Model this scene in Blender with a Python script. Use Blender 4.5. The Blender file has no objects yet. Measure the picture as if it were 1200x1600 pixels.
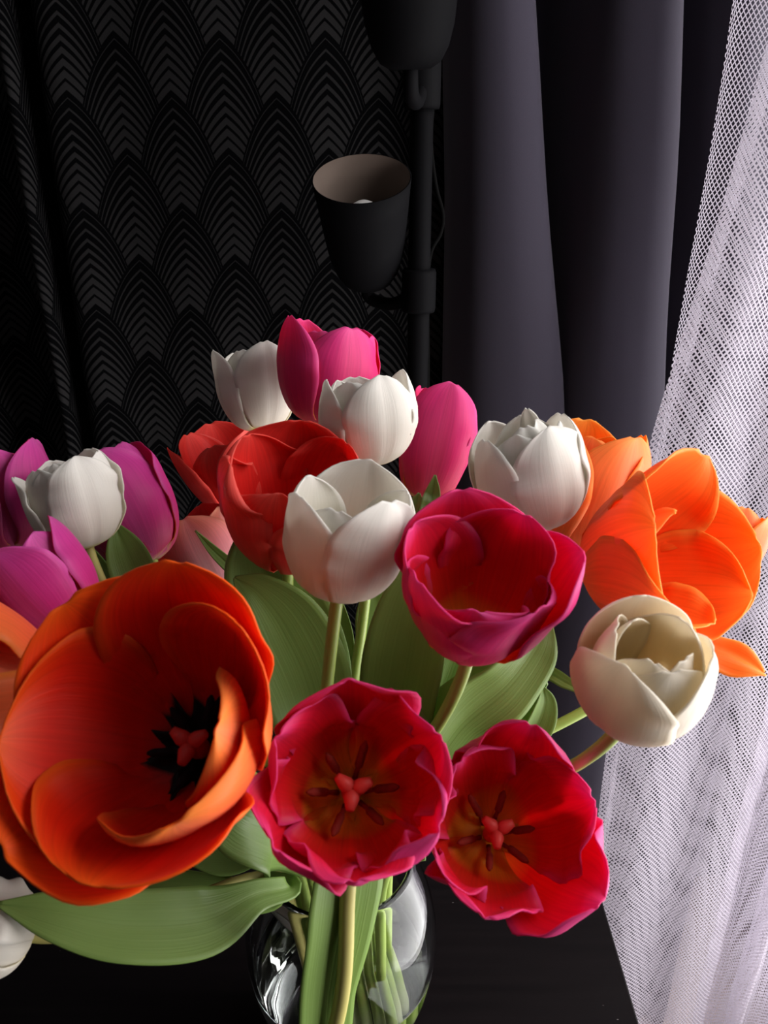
import bpy, math, random
import numpy as np
from mathutils import Vector, Matrix

# ------------------------------------------------------------------ camera
F_PX = 1250.0
PITCH = math.radians(23)
CAM = Vector((0.029, -0.39, 0.58))
FW = Vector((0, math.cos(PITCH), -math.sin(PITCH)))
UP = Vector((0, math.sin(PITCH), math.cos(PITCH)))
RT = Vector((1, 0, 0))
sc = bpy.context.scene
col = sc.collection
cd = bpy.data.cameras.new('camera'); cam = bpy.data.objects.new('camera', cd); col.objects.link(cam)
cam.location = CAM
cam.rotation_euler = (math.radians(90) - PITCH, 0, 0)
cd.sensor_fit = 'VERTICAL'; cd.sensor_height = 24.0; cd.lens = F_PX / 1600 * 24.0
cd.clip_start = 0.01
cd.dof.use_dof = True; cd.dof.focus_distance = 0.62; cd.dof.aperture_fstop = 12.0
sc.camera = cam

# ------------------------------------------------------------------ world, lights, exposure
w = bpy.data.worlds.new('world'); sc.world = w; w.use_nodes = True
w.node_tree.nodes['Background'].inputs[0].default_value = (0.85, 0.92, 1.0, 1)
w.node_tree.nodes['Background'].inputs[1].default_value = 0.6
ld = bpy.data.lights.new('window_right_offscreen', 'AREA'); ld.shape = 'RECTANGLE'
ld.size = 1.95; ld.size_y = 1.1; ld.energy = 42.0; ld.color = (1.0, 0.96, 0.95)
lo = bpy.data.objects.new('window_right_offscreen', ld); col.objects.link(lo)
lo.location = (0.785, 0.08, 0.40); lo.rotation_euler = (0, math.radians(90), 0)   # in the window opening, facing -x
sc.view_settings.view_transform = 'Standard'; sc.view_settings.look = 'None'
sc.view_settings.gamma = 1.0; sc.view_settings.use_curve_mapping = False
sc.view_settings.exposure = 0.1

# ------------------------------------------------------------------ helpers
def at(px, py, d):
    return CAM + d * (FW + (px - 600) / F_PX * RT - (py - 800) / F_PX * UP)

def camvec(x, y, z):
    return (x * RT + y * UP - z * FW).normalized()

def lin(r, g, b):
    f = lambda c: (c / 255 / 12.92) if c / 255 <= .04045 else ((c / 255 + .055) / 1.055) ** 2.4
    return (f(r), f(g), f(b), 1)

def tag(o, label=None, cat=None, group=None, kind=None):
    for k, v in (('label', label), ('category', cat), ('group', group), ('kind', kind)):
        if v: o[k] = v
    return o

def mesh_obj(name, verts, faces, mats=(), parent=None, uvs=None, smooth=True, origin=None):
    me = bpy.data.meshes.new(name)
    org = Vector(origin) if origin is not None else (parent.location.copy() if parent and parent.type == 'EMPTY' else Vector((0, 0, 0)))
    me.from_pydata([tuple(Vector(v) - org) for v in verts], [], faces)
    if uvs is not None:
        l = me.uv_layers.new(name='UVMap')
        idx = np.zeros(len(me.loops), dtype=np.int32); me.loops.foreach_get('vertex_index', idx)
        l.data.foreach_set('uv', np.asarray(uvs, dtype=np.float32)[idx].ravel())
    if smooth:
        me.polygons.foreach_set('use_smooth', [True] * len(me.polygons))
    for m in mats: me.materials.append(m)
    me.update()
    o = bpy.data.objects.new(name, me); col.objects.link(o)
    if parent: o.parent = parent
    elif origin is not None: o.location = org
    return o

def empty(name, loc):
    o = bpy.data.objects.new(name, None); col.objects.link(o); o.location = loc; o.empty_display_size = .02
    return o

def catmull(pts, n):
    P = [np.array(p, float) for p in pts]
    P = [2 * P[0] - P[1]] + P + [2 * P[-1] - P[-2]]
    out = []
    for i in range(1, len(P) - 2):
        for k in range(n):
            t = k / n
            a, b, c, d = P[i - 1], P[i], P[i + 1], P[i + 2]
            out.append(.5 * ((2 * b) + (-a + c) * t + (2 * a - 5 * b + 4 * c - d) * t * t + (-a + 3 * b - 3 * c + d) * t ** 3))
    out.append(P[-2])
    return np.array(out)

def tube(path, radii, n=10, cap=True):
    path = [Vector(p) for p in path]; verts = []; faces = []; uvs = []
    ref = Vector((.3, .9, .2)).normalized(); prevx = None
    acc = 0
    for i, p in enumerate(path):
        t = (path[min(i + 1, len(path) - 1)] - path[max(i - 1, 0)]).normalized()
        x = (prevx if prevx else ref) ; x = (x - t * x.dot(t)).normalized(); prevx = x
        y = t.cross(x)
        if i: acc += (p - path[i - 1]).length
        for k in range(n):
            a = 2 * math.pi * k / n
            verts.append(p + float(radii[i]) * (math.cos(a) * x + math.sin(a) * y)); uvs.append((k / n, acc))
    for i in range(len(path) - 1):
        for k in range(n):
            a = i * n + k; b = i * n + (k + 1) % n
            faces.append((a, b, b + n, a + n))
    if cap:
        faces.append(tuple(reversed(range(n)))); m = (len(path) - 1) * n; faces.append(tuple(range(m, m + n)))
    return verts, faces, uvs

def lathe(profile, n=64, center=(0, 0, 0), mat=None):
    verts = []; faces = []
    M = mat or Matrix.Identity(3); c = Vector(center)
    ring = []
    for (r, z) in profile:
        if r < 1e-6:
            ring.append((len(verts), 1)); verts.append(c + M @ Vector((0, 0, z)))
        else:
            ring.append((len(verts), n))
            for k in range(n):
                a = 2 * math.pi * k / n
                verts.append(c + M @ Vector((r * math.cos(a), r * math.sin(a), z)))
    for (a, na), (b, nb) in zip(ring, ring[1:]):
        for k in range(n):
            k2 = (k + 1) % n
            if na == 1 and nb == 1: continue
            if na == 1: faces.append((a, b + k2, b + k))
            elif nb == 1: faces.append((a + k, a + k2, b))
            else: faces.append((a + k, a + k2, b + k2, b + k))
    return verts, faces

def box(x0, x1, y0, y1, z0, z1):
    v = [(x, y, z) for z in (z0, z1) for y in (y0, y1) for x in (x0, x1)]
    f = [(0, 2, 3, 1), (4, 5, 7, 6), (0, 1, 5, 4), (2, 6, 7, 3), (0, 4, 6, 2), (1, 3, 7, 5)]
    return v, f

def boxes(*bs):
    V = []; Fc = []
    for b in bs:
        v, f = box(*b); n = len(V); V += v; Fc += [tuple(i + n for i in q) for q in f]
    return V, Fc

def box_obj(name, b, mat, parent=None, bevel=0.0, kind=None):
    v, f = box(*b)
    o = mesh_obj(name, v, f, [mat], parent, smooth=False)
    if bevel:
        m = o.modifiers.new('bevel', 'BEVEL'); m.width = bevel; m.segments = 2
    return tag(o, kind=kind)

# ------------------------------------------------------------------ node expressions
class Ex:
    nt = None
    def __init__(s, sock): s.s = sock
    @staticmethod
    def math(op, *a):
        n = Ex.nt.nodes.new('ShaderNodeMath'); n.operation = op
        for i, x in enumerate(a):
            if isinstance(x, Ex): Ex.nt.links.new(x.s, n.inputs[i])
            else: n.inputs[i].default_value = x
        return Ex(n.outputs[0])
    def __add__(s, o): return Ex.math('ADD', s, o)
    __radd__ = __add__
    def __sub__(s, o): return Ex.math('SUBTRACT', s, o)
    def __rsub__(s, o): return Ex.math('SUBTRACT', o, s)
    def __mul__(s, o): return Ex.math('MULTIPLY', s, o)
    __rmul__ = __mul__
    def __truediv__(s, o): return Ex.math('DIVIDE', s, o)
    def pow(s, e): return Ex.math('POWER', s, e)
    def abs(s): return Ex.math('ABSOLUTE', s)
    def fmod(s, m): return Ex.math('FLOORED_MODULO', s, m)
    def lt(s, o): return Ex.math('LESS_THAN', s, o)
    def gt(s, o): return Ex.math('GREATER_THAN', s, o)
    def max(s, o): return Ex.math('MAXIMUM', s, o)
    def min(s, o): return Ex.math('MINIMUM', s, o)
    def sel(s, a, b):                      # s ? a : b
        return b + s * (a - b)
    def smooth(s, lo, hi):
        n = Ex.nt.nodes.new('ShaderNodeMapRange'); n.interpolation_type = 'SMOOTHSTEP'
        Ex.nt.links.new(s.s, n.inputs[0]); n.inputs[1].default_value = lo; n.inputs[2].default_value = hi
        return Ex(n.outputs[0])

def new_mat(name):
    m = bpy.data.materials.new(name); m.use_nodes = True
    nt = m.node_tree; nt.nodes.clear(); Ex.nt = nt
    out = nt.nodes.new('ShaderNodeOutputMaterial')
    return m, nt, out

def uv_xy(nt):
    t = nt.nodes.new('ShaderNodeTexCoord'); s = nt.nodes.new('ShaderNodeSeparateXYZ')
    nt.links.new(t.outputs['UV'], s.inputs[0])
    return t, Ex(s.outputs[0]), Ex(s.outputs[1])

def noise(nt, vec, scale, detail=2, rough=.5):
    n = nt.nodes.new('ShaderNodeTexNoise'); n.inputs['Scale'].default_value = scale
    n.inputs['Detail'].default_value = detail; n.inputs['Roughness'].default_value = rough
    if vec is not None: nt.links.new(vec, n.inputs['Vector'])
    return n.outputs[0]

def mapping(nt, vec, scale):
    n = nt.nodes.new('ShaderNodeMapping'); n.inputs['Scale'].default_value = scale
    nt.links.new(vec, n.inputs[0]); return n.outputs[0]

def mixc(nt, fac, a, b):
    n = nt.nodes.new('ShaderNodeMix'); n.data_type = 'RGBA'
    for sock, x in ((n.inputs[0], fac), (n.inputs[6], a), (n.inputs[7], b)):
        if isinstance(x, Ex): nt.links.new(x.s, sock)
        elif hasattr(x, 'is_linked') or isinstance(x, bpy.types.NodeSocket): nt.links.new(x, sock)
        else: sock.default_value = x
    return n.outputs[2]

def ramp(nt, fac, stops):
    n = nt.nodes.new('ShaderNodeValToRGB'); e = n.color_ramp.elements
    while len(e) < len(stops): e.new(.5)
    for el, (p, c) in zip(e, stops): el.position = p; el.color = c
    nt.links.new(fac.s if isinstance(fac, Ex) else fac, n.inputs[0])
    return n.outputs[0]

def bump(nt, h, strength, dist=.001):
    n = nt.nodes.new('ShaderNodeBump'); n.inputs['Strength'].default_value = strength; n.inputs['Distance'].default_value = dist
    nt.links.new(h.s if isinstance(h, Ex) else h, n.inputs['Height']); return n.outputs[0]

def simple_mat(name, color, rough=.5, spec=.5, metal=0.0, noise_scale=0, noise_amt=0.0, bump_s=0.0):
    m, nt, out = new_mat(name)
    p = nt.nodes.new('ShaderNodeBsdfPrincipled')
    p.inputs['Roughness'].default_value = rough; p.inputs['Metallic'].default_value = metal
    p.inputs['Specular IOR Level'].default_value = spec
    p.inputs['Base Color'].default_value = color
    if noise_scale:
        tc = nt.nodes.new('ShaderNodeTexCoord')
        nz = noise(nt, tc.outputs['Object'], noise_scale, 4)
        c2 = tuple(min(1, c * (1 - noise_amt)) for c in color[:3]) + (1,)
        nt.links.new(mixc(nt, Ex(nz), color, c2), p.inputs['Base Color'])
        if bump_s: nt.links.new(bump(nt, nz, bump_s), p.inputs['Normal'])
    nt.links.new(p.outputs[0], out.inputs[0])
    return m

def thin_surface(nt, out, color, transl, rough=.45, normal=None, spec=.3, tcolor=None, sheen=0.0):
    p = nt.nodes.new('ShaderNodeBsdfPrincipled'); p.inputs['Roughness'].default_value = rough
    p.inputs['Specular IOR Level'].default_value = spec
    p.inputs['Sheen Weight'].default_value = sheen
    nt.links.new(color, p.inputs['Base Color'])
    t = nt.nodes.new('ShaderNodeBsdfTranslucent'); nt.links.new(tcolor or color, t.inputs[0])
    if normal: nt.links.new(normal, p.inputs['Normal'])
    mx = nt.nodes.new('ShaderNodeMixShader'); mx.inputs[0].default_value = transl
    nt.links.new(p.outputs[0], mx.inputs[1]); nt.links.new(t.outputs[0], mx.inputs[2])
    nt.links.new(mx.outputs[0], out.inputs[0])

def petal_mat(name, stops, edge, edge_amt, transl=.4, mid=None, mid_amt=0.0, rough=.42, streak=.22):
    m, nt, out = new_mat(name)
    tc, u, v = uv_xy(nt)
    base = ramp(nt, v, stops)
    a = (u * 2 - 1).abs()
    e = a.pow(10.0).max(v.pow(18.0)) * (v.smooth(.15, .6))
    c = mixc(nt, e * edge_amt, base, edge)
    if mid:
        c = mixc(nt, (1 - a * 2.6).max(0.0) * mid_amt * (1 - v * .5), c, mid)
    st = noise(nt, mapping(nt, tc.outputs['UV'], (46, 1.6, 1)), 1.0, 3, .6)
    dk = nt.nodes.new('ShaderNodeHueSaturation')
    nt.links.new((Ex(st) * (2 * streak) + (1 - streak)).s, dk.inputs['Value']); nt.links.new(c, dk.inputs['Color'])
    nrm = bump(nt, st, .22, .0008)
    thin_surface(nt, out, dk.outputs[0], transl, rough, nrm, .18, sheen=.02)
    return m

# ------------------------------------------------------------------ materials
def C(r, g, b): return (r, g, b, 1)
BLACK = C(.006, .004, .005)
PETALS = {
 'orange': (petal_mat('orange_petal_outside', [(0, C(.62, .42, .16)), (.12, C(.85, .2, .09)), (.5, C(.9, .15, .05)), (1, C(.95, .27, .06))], C(.98, .36, .06), .8, .45, mid=C(.92, .3, .22), mid_amt=.55),
            petal_mat('orange_petal_inside', [(0, BLACK), (.11, BLACK), (.14, C(.5, .01, .006)), (.3, C(.72, .010, .004)), (.78, C(.85, .016, .003)), (1, C(.92, .05, .004))], C(.96, .2, .015), .5, .2)),
 'bright_orange': (petal_mat('bright_orange_petal_outside', [(0, C(.7, .5, .15)), (.12, C(.9, .2, .08)), (.5, C(.93, .2, .06)), (1, C(.96, .3, .07))], C(.98, .4, .08), .8, .45, mid=C(.95, .3, .2), mid_amt=.5),
            petal_mat('bright_orange_petal_inside', [(0, C(.8, .4, .03)), (.15, C(.9, .12, .012)), (.45, C(.95, .12, .012)), (.8, C(.97, .2, .02)), (1, C(.98, .32, .035))], C(.99, .42, .06), .8, .4)),
 'magenta': (petal_mat('magenta_petal_outside', [(0, C(.75, .5, .2)), (.1, C(.72, .06, .12)), (.4, C(.72, .025, .15)), (1, C(.78, .05, .28))], C(.85, .14, .42), .6, .42, mid=C(.85, .16, .3), mid_amt=.35),
             petal_mat('magenta_petal_inside', [(0, C(.9, .5, .03)), (.17, C(.9, .36, .02)), (.33, C(.78, .03, .01)), (.6, C(.74, .006, .014)), (.88, C(.78, .01, .05)), (1, C(.85, .05, .2))], C(.86, .07, .3), .75, .42)),
 'purple': (petal_mat('purple_petal_outside', [(0, C(.75, .6, .25)), (.1, C(.6, .06, .15)), (.4, C(.62, .03, .22)), (1, C(.66, .06, .36))], C(.75, .16, .5), .6, .4, mid=C(.75, .18, .5), mid_amt=.4),
             petal_mat('purple_petal_inside', [(0, C(.9, .5, .03)), (.2, C(.7, .1, .03)), (.5, C(.6, .008, .03)), (1, C(.66, .03, .15))], C(.7, .06, .25), .6, .4)),
 'pink': (petal_mat('pink_petal_outside', [(0, C(.75, .75, .65)), (.16, C(.75, .62, .6)), (.3, C(.8, .34, .4)), (.7, C(.84, .26, .28)), (1, C(.88, .25, .16))], C(.92, .42, .26), .7, .35, mid=C(.9, .52, .55), mid_amt=.7),
             petal_mat('pink_petal_inside', [(0, C(.7, .6, .4)), (.2, C(.6, .03, .02)), (1, C(.7, .03, .03))], C(.75, .06, .05), .5, .35)),
 'coral': (petal_mat('coral_petal_outside', [(0, C(.7, .4, .2)), (.12, C(.82, .07, .06)), (.5, C(.82, .045, .04)), (1, C(.88, .1, .08))], C(.92, .18, .14), .6, .4, mid=C(.88, .12, .1), mid_amt=.3),
           petal_mat('coral_petal_inside', [(0, C(.8, .3, .03)), (.15, C(.7, .03, .01)), (.5, C(.8, .015, .012)), (1, C(.86, .05, .04))], C(.9, .12, .09), .6, .4)),
 'white': (petal_mat('white_petal_outside', [(0, C(.55, .42, .06)), (.07, C(.72, .62, .2)), (.15, C(.84, .78, .68)), (.6, C(.86, .84, .78)), (1, C(.88, .87, .82))], C(.9, .89, .85), .5, .38, mid=C(.84, .8, .72), mid_amt=.25, streak=.05),
           petal_mat('white_petal_inside', [(0, C(.75, .6, .15)), (.2, C(.85, .8, .62)), (1, C(.88, .86, .8))], C(.9, .88, .84), .5, .38, streak=.05)),
 'cream': (petal_mat('cream_petal_outside', [(0, C(.55, .5, .12)), (.1, C(.8, .72, .45)), (.2, C(.86, .78, .66)), (1, C(.89, .84, .74))], C(.91, .87, .78), .5, .4, streak=.05),
           petal_mat('cream_petal_inside', [(0, C(.85, .6, .15)), (.3, C(.88, .74, .45)), (1, C(.9, .82, .64))], C(.9, .86, .74), .5, .4, streak=.05)),
}

def green_mat(name, c1, c2, transl=.28, rough=.4):
    m, nt, out = new_mat(name)
    tc, u, v = uv_xy(nt)
    st = noise(nt, mapping(nt, tc.outputs['UV'], (38, 1.2, 1)), 1.0, 2, .5)
    big = noise(nt, mapping(nt, tc.outputs['UV'], (2, 3, 1)), 1.0, 2, .5)
    c = mixc(nt, Ex(st) * .5 + Ex(big) * .5, c1, c2)
    nrm = bump(nt, st, .3, .0008)
    thin_surface(nt, out, c, transl, rough, nrm, .4)
    return m
LEAF = green_mat('tulip_leaf', C(.16, .28, .06), C(.28, .42, .11), .3)
DRIED = green_mat('dried_leaf', C(.3, .26, .24), C(.42, .38, .35), .15)

def stem_mat():
    m, nt, out = new_mat('tulip_stem')
    tc = nt.nodes.new('ShaderNodeTexCoord')
    st = noise(nt, mapping(nt, tc.outputs['UV'], (6, 14, 1)), 1.0, 2)
    p = nt.nodes.new('ShaderNodeBsdfPrincipled'); p.inputs['Roughness'].default_value = .42
    sp = nt.nodes.new('ShaderNodeSeparateXYZ'); nt.links.new(tc.outputs['Object'], sp.inputs[0])
    g = mixc(nt, Ex(st), C(.22, .36, .06), C(.4, .48, .12))
    nt.links.new(mixc(nt, Ex(sp.outputs[2]).smooth(.004, .035), C(.6, .64, .4), g), p.inputs['Base Color'])
    nt.links.new(p.outputs[0], out.inputs[0]); return m
STEM = stem_mat()
STEM_YELLOW = simple_mat('yellow_green_stem', C(.55, .5, .16), .42, .4, 0, 60, .25)
CUT = simple_mat('pale_cut_stem', C(.62, .66, .42), .5, .4, 0, 90, .2)
ANTHER_BLACK = simple_mat('black_anther', C(.012, .008, .012), .8, .2, 0, 400, .5)
ANTHER_RED = simple_mat('dark_red_anther', C(.3, .025, .015), .8, .2, 0, 400, .5)
PISTIL = simple_mat('red_pistil', C(.75, .06, .05), .5, .3, 0, 200, .3)

def pattern_mat():
    m, nt, out = new_mat('scallop_jacquard')
    tc, u, v = uv_xy(nt)
    W, P = .122, .122
    x = u / W; y = (v * -1 + 10.0) / P        # y grows downward
    g = lambda a: a * .85 + a.pow(3.0) * 5.8
    uA = ((x.fmod(1.0)) - .5).abs()          # 0 on an A axis .. .5
    uB = .5 - uA
    tA = y.fmod(1.0); tB = (y + .5).fmod(1.0)
    sA = tA - g(uA); sB = tB - g(uB)
    a_first = tA.lt(tB)
    s1 = a_first.sel(sA, sB); s2 = a_first.sel(sB, sA); s3 = s1 + 1.0
    s = s1.gt(0.0).sel(s1, s2.gt(0.0).sel(s2, s3))
    stripe = (s * 10.0).fmod(1.0)
    duty = s.smooth(.0, 1.0) * .36 + .14
    line = (1 - (stripe - .5).abs().smooth(0, 1) * 0 - 0) * (stripe - .5).abs().lt(duty * .72)
    line = line * s.gt(.05)
    fine = noise(nt, mapping(nt, tc.outputs['UV'], (900, 900, 1)), 1.0, 1)
    c = mixc(nt, line * (Ex(fine) * .5 + .6), C(.0012, .0012, .0016), C(.02, .0195, .02))
    p = nt.nodes.new('ShaderNodeBsdfPrincipled'); p.inputs['Roughness'].default_value = .85
    p.inputs['Specular IOR Level'].default_value = .03
    nt.links.new(c, p.inputs['Base Color'])
    nt.links.new(bump(nt, line, .2, .0004), p.inputs['Normal'])
    nt.links.new(p.outputs[0], out.inputs[0]); return m
PATTERN = pattern_mat()

def weave_mat(name, c1, c2):
    m, nt, out = new_mat(name)
    tc, u, v = uv_xy(nt)
    fine = noise(nt, mapping(nt, tc.outputs['UV'], (1400, 700, 1)), 1.0, 1)
    p = nt.nodes.new('ShaderNodeBsdfPrincipled'); p.inputs['Roughness'].default_value = .8
    p.inputs['Specular IOR Level'].default_value = .15; p.inputs['Sheen Weight'].default_value = .1
    nt.links.new(mixc(nt, Ex(fine), c1, c2), p.inputs['Base Color'])
    nt.links.new(bump(nt, fine, .15, .0004), p.inputs['Normal'])
    nt.links.new(p.outputs[0], out.inputs[0]); return m
PLUM = weave_mat('plum_grey_curtain', C(.027, .0235, .036), C(.039, .034, .05))

def tulle_mat():
    m, nt, out = new_mat('white_tulle')
    tc, u, v = uv_xy(nt)
    cell = .0044
    a = (u * .80 + v * .60) / cell; b = (v * .66 - u * .75) / cell
    ta = (a.fmod(1.0) - .5).abs(); tb = (b.fmod(1.0) - .5).abs()
    th = ta.gt(.365).max(tb.gt(.365))
    d = nt.nodes.new('ShaderNodeBsdfDiffuse'); d.inputs[0].default_value = C(.66, .62, .70)
    t = nt.nodes.new('ShaderNodeBsdfTranslucent'); t.inputs[0].default_value = C(.66, .62, .70)
    mx = nt.nodes.new('ShaderNodeMixShader'); mx.inputs[0].default_value = .45
    nt.links.new(d.outputs[0], mx.inputs[1]); nt.links.new(t.outputs[0], mx.inputs[2])
    tr = nt.nodes.new('ShaderNodeBsdfTransparent')
    m2 = nt.nodes.new('ShaderNodeMixShader'); nt.links.new(th.s, m2.inputs[0])
    nt.links.new(tr.outputs[0], m2.inputs[1]); nt.links.new(mx.outputs[0], m2.inputs[2])
    nt.links.new(m2.outputs[0], out.inputs[0]); return m
TULLE = tulle_mat()

def wood_mat():
    m, nt, out = new_mat('black_brown_wood')
    tc = nt.nodes.new('ShaderNodeTexCoord')
    g = noise(nt, mapping(nt, tc.outputs['Object'], (6, 160, 6)), 1.0, 4, .6)
    dust = nt.nodes.new('ShaderNodeTexVoronoi'); dust.inputs['Scale'].default_value = 70
    nt.links.new(mapping(nt, tc.outputs['Object'], (.6, 1.4, 1)), dust.inputs['Vector'])
    p = nt.nodes.new('ShaderNodeBsdfPrincipled'); p.inputs['Roughness'].default_value = .45
    p.inputs['Specular IOR Level'].default_value = .05
    c = mixc(nt, Ex(g), C(.003, .0025, .003), C(.009, .007, .0075))
    c = mixc(nt, Ex(dust.outputs['Distance']).lt(.035), c, C(.12, .11, .11))
    nt.links.new(c, p.inputs['Base Color'])
    nt.links.new(bump(nt, g, .25, .0005), p.inputs['Normal'])
    nt.links.new(p.outputs[0], out.inputs[0]); return m
WOOD = wood_mat()

def glass_mat(name, ior, color=(1, 1, 1, 1), rough=0.0):
    m, nt, out = new_mat(name)
    g = nt.nodes.new('ShaderNodeBsdfGlass'); g.inputs['IOR'].default_value = ior
    g.inputs['Color'].default_value = color; g.inputs['Roughness'].default_value = rough
    nt.links.new(g.outputs[0], out.inputs[0]); return m
GLASS = glass_mat('clear_glass', 1.24, (.97, .98, .98, 1))
WATER = glass_mat('clear_water', 1.33, (.97, .98, .97, 1))
BLACK_METAL = simple_mat('black_metal', C(.0025, .0025, .003), .7, .04)  # black lamp paint, still partly darkened to stand in for shade
SHADE_IN = simple_mat('beige_shade_lining', C(.15, .115, .095), .8, .1, 0, 40, .1)  # beige, partly darkened in colour to imitate shade inside the lamp heads
BULB = simple_mat('frosted_bulb', C(.75, .74, .72), .4, .4)
CORD = simple_mat('black_cord', C(.002, .002, .002), .8, .03)
WALL_DARK = simple_mat('charcoal_wall_paint', C(.014, .013, .015), .9, .1, 0, 30, .2)
WALL_WHITE = simple_mat('white_wall_paint', C(.74, .71, .71), .9, .2, 0, 30, .05)
CEIL = simple_mat('grey_ceiling_paint', C(.3, .3, .3), .9, .1, 0, 30, .05)
WALL_GREY = simple_mat('grey_wall_paint', C(.2, .19, .19), .9, .1, 0, 30, .05)
FLOOR = simple_mat('pale_laminate_floor', C(.72, .60, .58), .5, .3, 0, 6, .15)
FRAME = simple_mat('white_window_frame', C(.8, .8, .8), .4, .4)

# ------------------------------------------------------------------ structure: the room
ZF, ZC = -.88, 1.75
X0, X1, Y0, Y1 = -1.7, 0.80, -2.2, 0.95
def struct(name, bs, mat):
    v, f = boxes(*bs); return tag(mesh_obj(name, v, f, [mat], smooth=False), kind='structure')
struct('floor', [(X0, X1, Y0, Y1, ZF - .05, ZF)], FLOOR)
struct('ceiling', [(X0, X1, Y0, Y1, ZC, ZC + .05)], CEIL)
struct('wall_back', [(X0 - .1, X1 + .1, Y1, Y1 + .1, ZF - .05, ZC + .05)], WALL_DARK)
struct('wall_front', [(X0 - .1, X1 + .1, Y0 - .1, Y0, ZF - .05, ZC + .05)], WALL_GREY)
struct('wall_left', [(X0 - .1, X0, Y0, Y1, ZF - .05, ZC + .05)], WALL_GREY)
wy0, wy1, wz0, wz1 = -.52, .68, -.62, 1.42
struct('wall_right', [(X1, X1 + .12, Y0, wy0, ZF - .05, ZC + .05), (X1, X1 + .12, wy1, Y1, ZF - .05, ZC + .05),
                      (X1, X1 + .12, wy0, wy1, ZF - .05, wz0), (X1, X1 + .12, wy0, wy1, wz1, ZC + .05)], WALL_WHITE)
win = empty('window_1', (X1 + .06, wy0, wz0)); tag(win, kind='structure')
def wpart(name, b, mat): 
    v, f = box(*b); return mesh_obj(name, v, f, [mat], win, smooth=False)
fx0, fx1 = X1 + .03, X1 + .09
wpart('window_frame', (fx0, fx1, wy0, wy0 + .05, wz0, wz1), FRAME); wpart('window_frame', (fx0, fx1, wy1 - .05, wy1, wz0, wz1), FRAME)
wpart('window_frame', (fx0, fx1, wy0 + .05, wy1 - .05, wz0, wz0 + .05), FRAME); wpart('window_frame', (fx0, fx1, wy0 + .05, wy1 - .05, wz1 - .05, wz1), FRAME)
wpart('mullion', (fx0, fx1, .055, .105, wz0 + .05, wz1 - .05), FRAME)
for a, b in ((wy0 + .05, .055), (.105, wy1 - .05)):
    wpart('pane', (X1 + .055, X1 + .061, a, b, wz0 + .05, wz1 - .05), GLASS)

# ------------------------------------------------------------------ curtains
def drape(name, knots, zk, z0, z1, mat, nz=46, per=10, sway=0.0, seed=0, thick=.0):
    """knots: list of (x_top, D_top, x_bottom, D_bottom) along the rail; zk=(z_top, z_bottom) heights they are given at."""
    top = catmull([(k[0], k[1]) for k in knots], per); bot = catmull([(k[2], k[3]) for k in knots], per)
    n = len(top); verts = []; uvs = []; faces = []
    mid = (top + bot) / 2
    arc = np.concatenate([[0], np.cumsum(np.linalg.norm(np.diff(mid, axis=0), axis=1))])
    rnd = random.Random(seed); ph = [rnd.uniform(0, 6.28) for _ in range(6)]
    for j in range(nz + 1):
        z = z0 + (z1 - z0) * j / nz
        t = (z - zk[1]) / (zk[0] - zk[1]); t = max(-.15, min(1.25, t)); 
        t = t if t > 0 else t * .5
        for i in range(n):
            p = bot[i] + (top[i] - bot[i]) * t
            a = arc[i]
            dx = sway * (math.sin(9 * z + 8 * a + ph[0]) + .6 * math.sin(17 * z - 13 * a + ph[1]))
            dy = sway * (math.sin(7 * z + 11 * a + ph[2]) + .6 * math.sin(21 * z + 9 * a + ph[3]))
            verts.append((CAM.x + p[0] + dx, CAM.y + p[1] + dy, z)); uvs.append((a, z))
    for j in range(nz):
        for i in range(n - 1):
            a = j * n + i; faces.append((a, a + 1, a + n + 1, a + n))
    o = mesh_obj(name, verts, faces, [mat], None, uvs, origin=(CAM.x + mid[n // 2][0], CAM.y + mid[n // 2][1], z0))
    if thick:
        s = o.modifiers.new('thickness', 'SOLIDIFY'); s.thickness = thick; s.offset = 0
    return o

pk = [(-.80, 1.14), (-.72, 1.19), (-.60, 1.13), (-.52, 1.18), (-.478, 1.155), (-.455, 1.09), (-.44, 1.052), (-.428, 1.06), (-.428, 1.11), (-.42, 1.15), (-.408, 1.13),
      (-.405, 1.07), (-.385, 1.05), (-.33, 1.058), (-.24, 1.052), (-.15, 1.06), (-.05, 1.055), (.02, 1.06), (.07, 1.055), (.10, 1.09), (.14, 1.12)]
o = drape('patterned_curtain', [(a, b, a, b) for a, b in pk], (.75, .2), ZF + .01, 1.68, PATTERN, sway=.0012, seed=3, thick=.0012)
tag(o, 'black curtain woven with grey chevron scallops, hanging behind the lamp', 'curtain')

plum = [(.068, 1.04, .078, 1.04), (.074, 1.0, .088, 1.0), (.092, .958, .115, .958), (.12, .94, .16, .94), (.147, .945, .205, .945), (.155, .965, .222, .965), (.15, 1.02, .216, 1.02), (.155, 1.07, .212, 1.06),
        (.185, 1.065, .214, 1.03), (.208, 1.0, .226, .975), (.235, .945, .262, .94), (.272, .932, .306, .935), (.297, .94, .336, .945), (.305, .965, .347, .965), (.300, 1.03, .342, 1.03), (.312, 1.07, .352, 1.07),
        (.335, 1.02, .372, 1.03), (.352, .99, .40, .98), (.38, .965, .43, .97), (.42, .985, .46, .99), (.45, 1.01, .49, 1.01), (.48, .99, .51, .99), (.50, 1.02, .53, 1.02)]
o = drape('plum_curtain', plum, (.74, .313), ZF + .01, 1.68, PLUM, sway=.0015, seed=5, thick=.0015)
tag(o, 'plain dark plum-grey blackout curtain falling in deep folds beside the white tulle', 'curtain')

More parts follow.
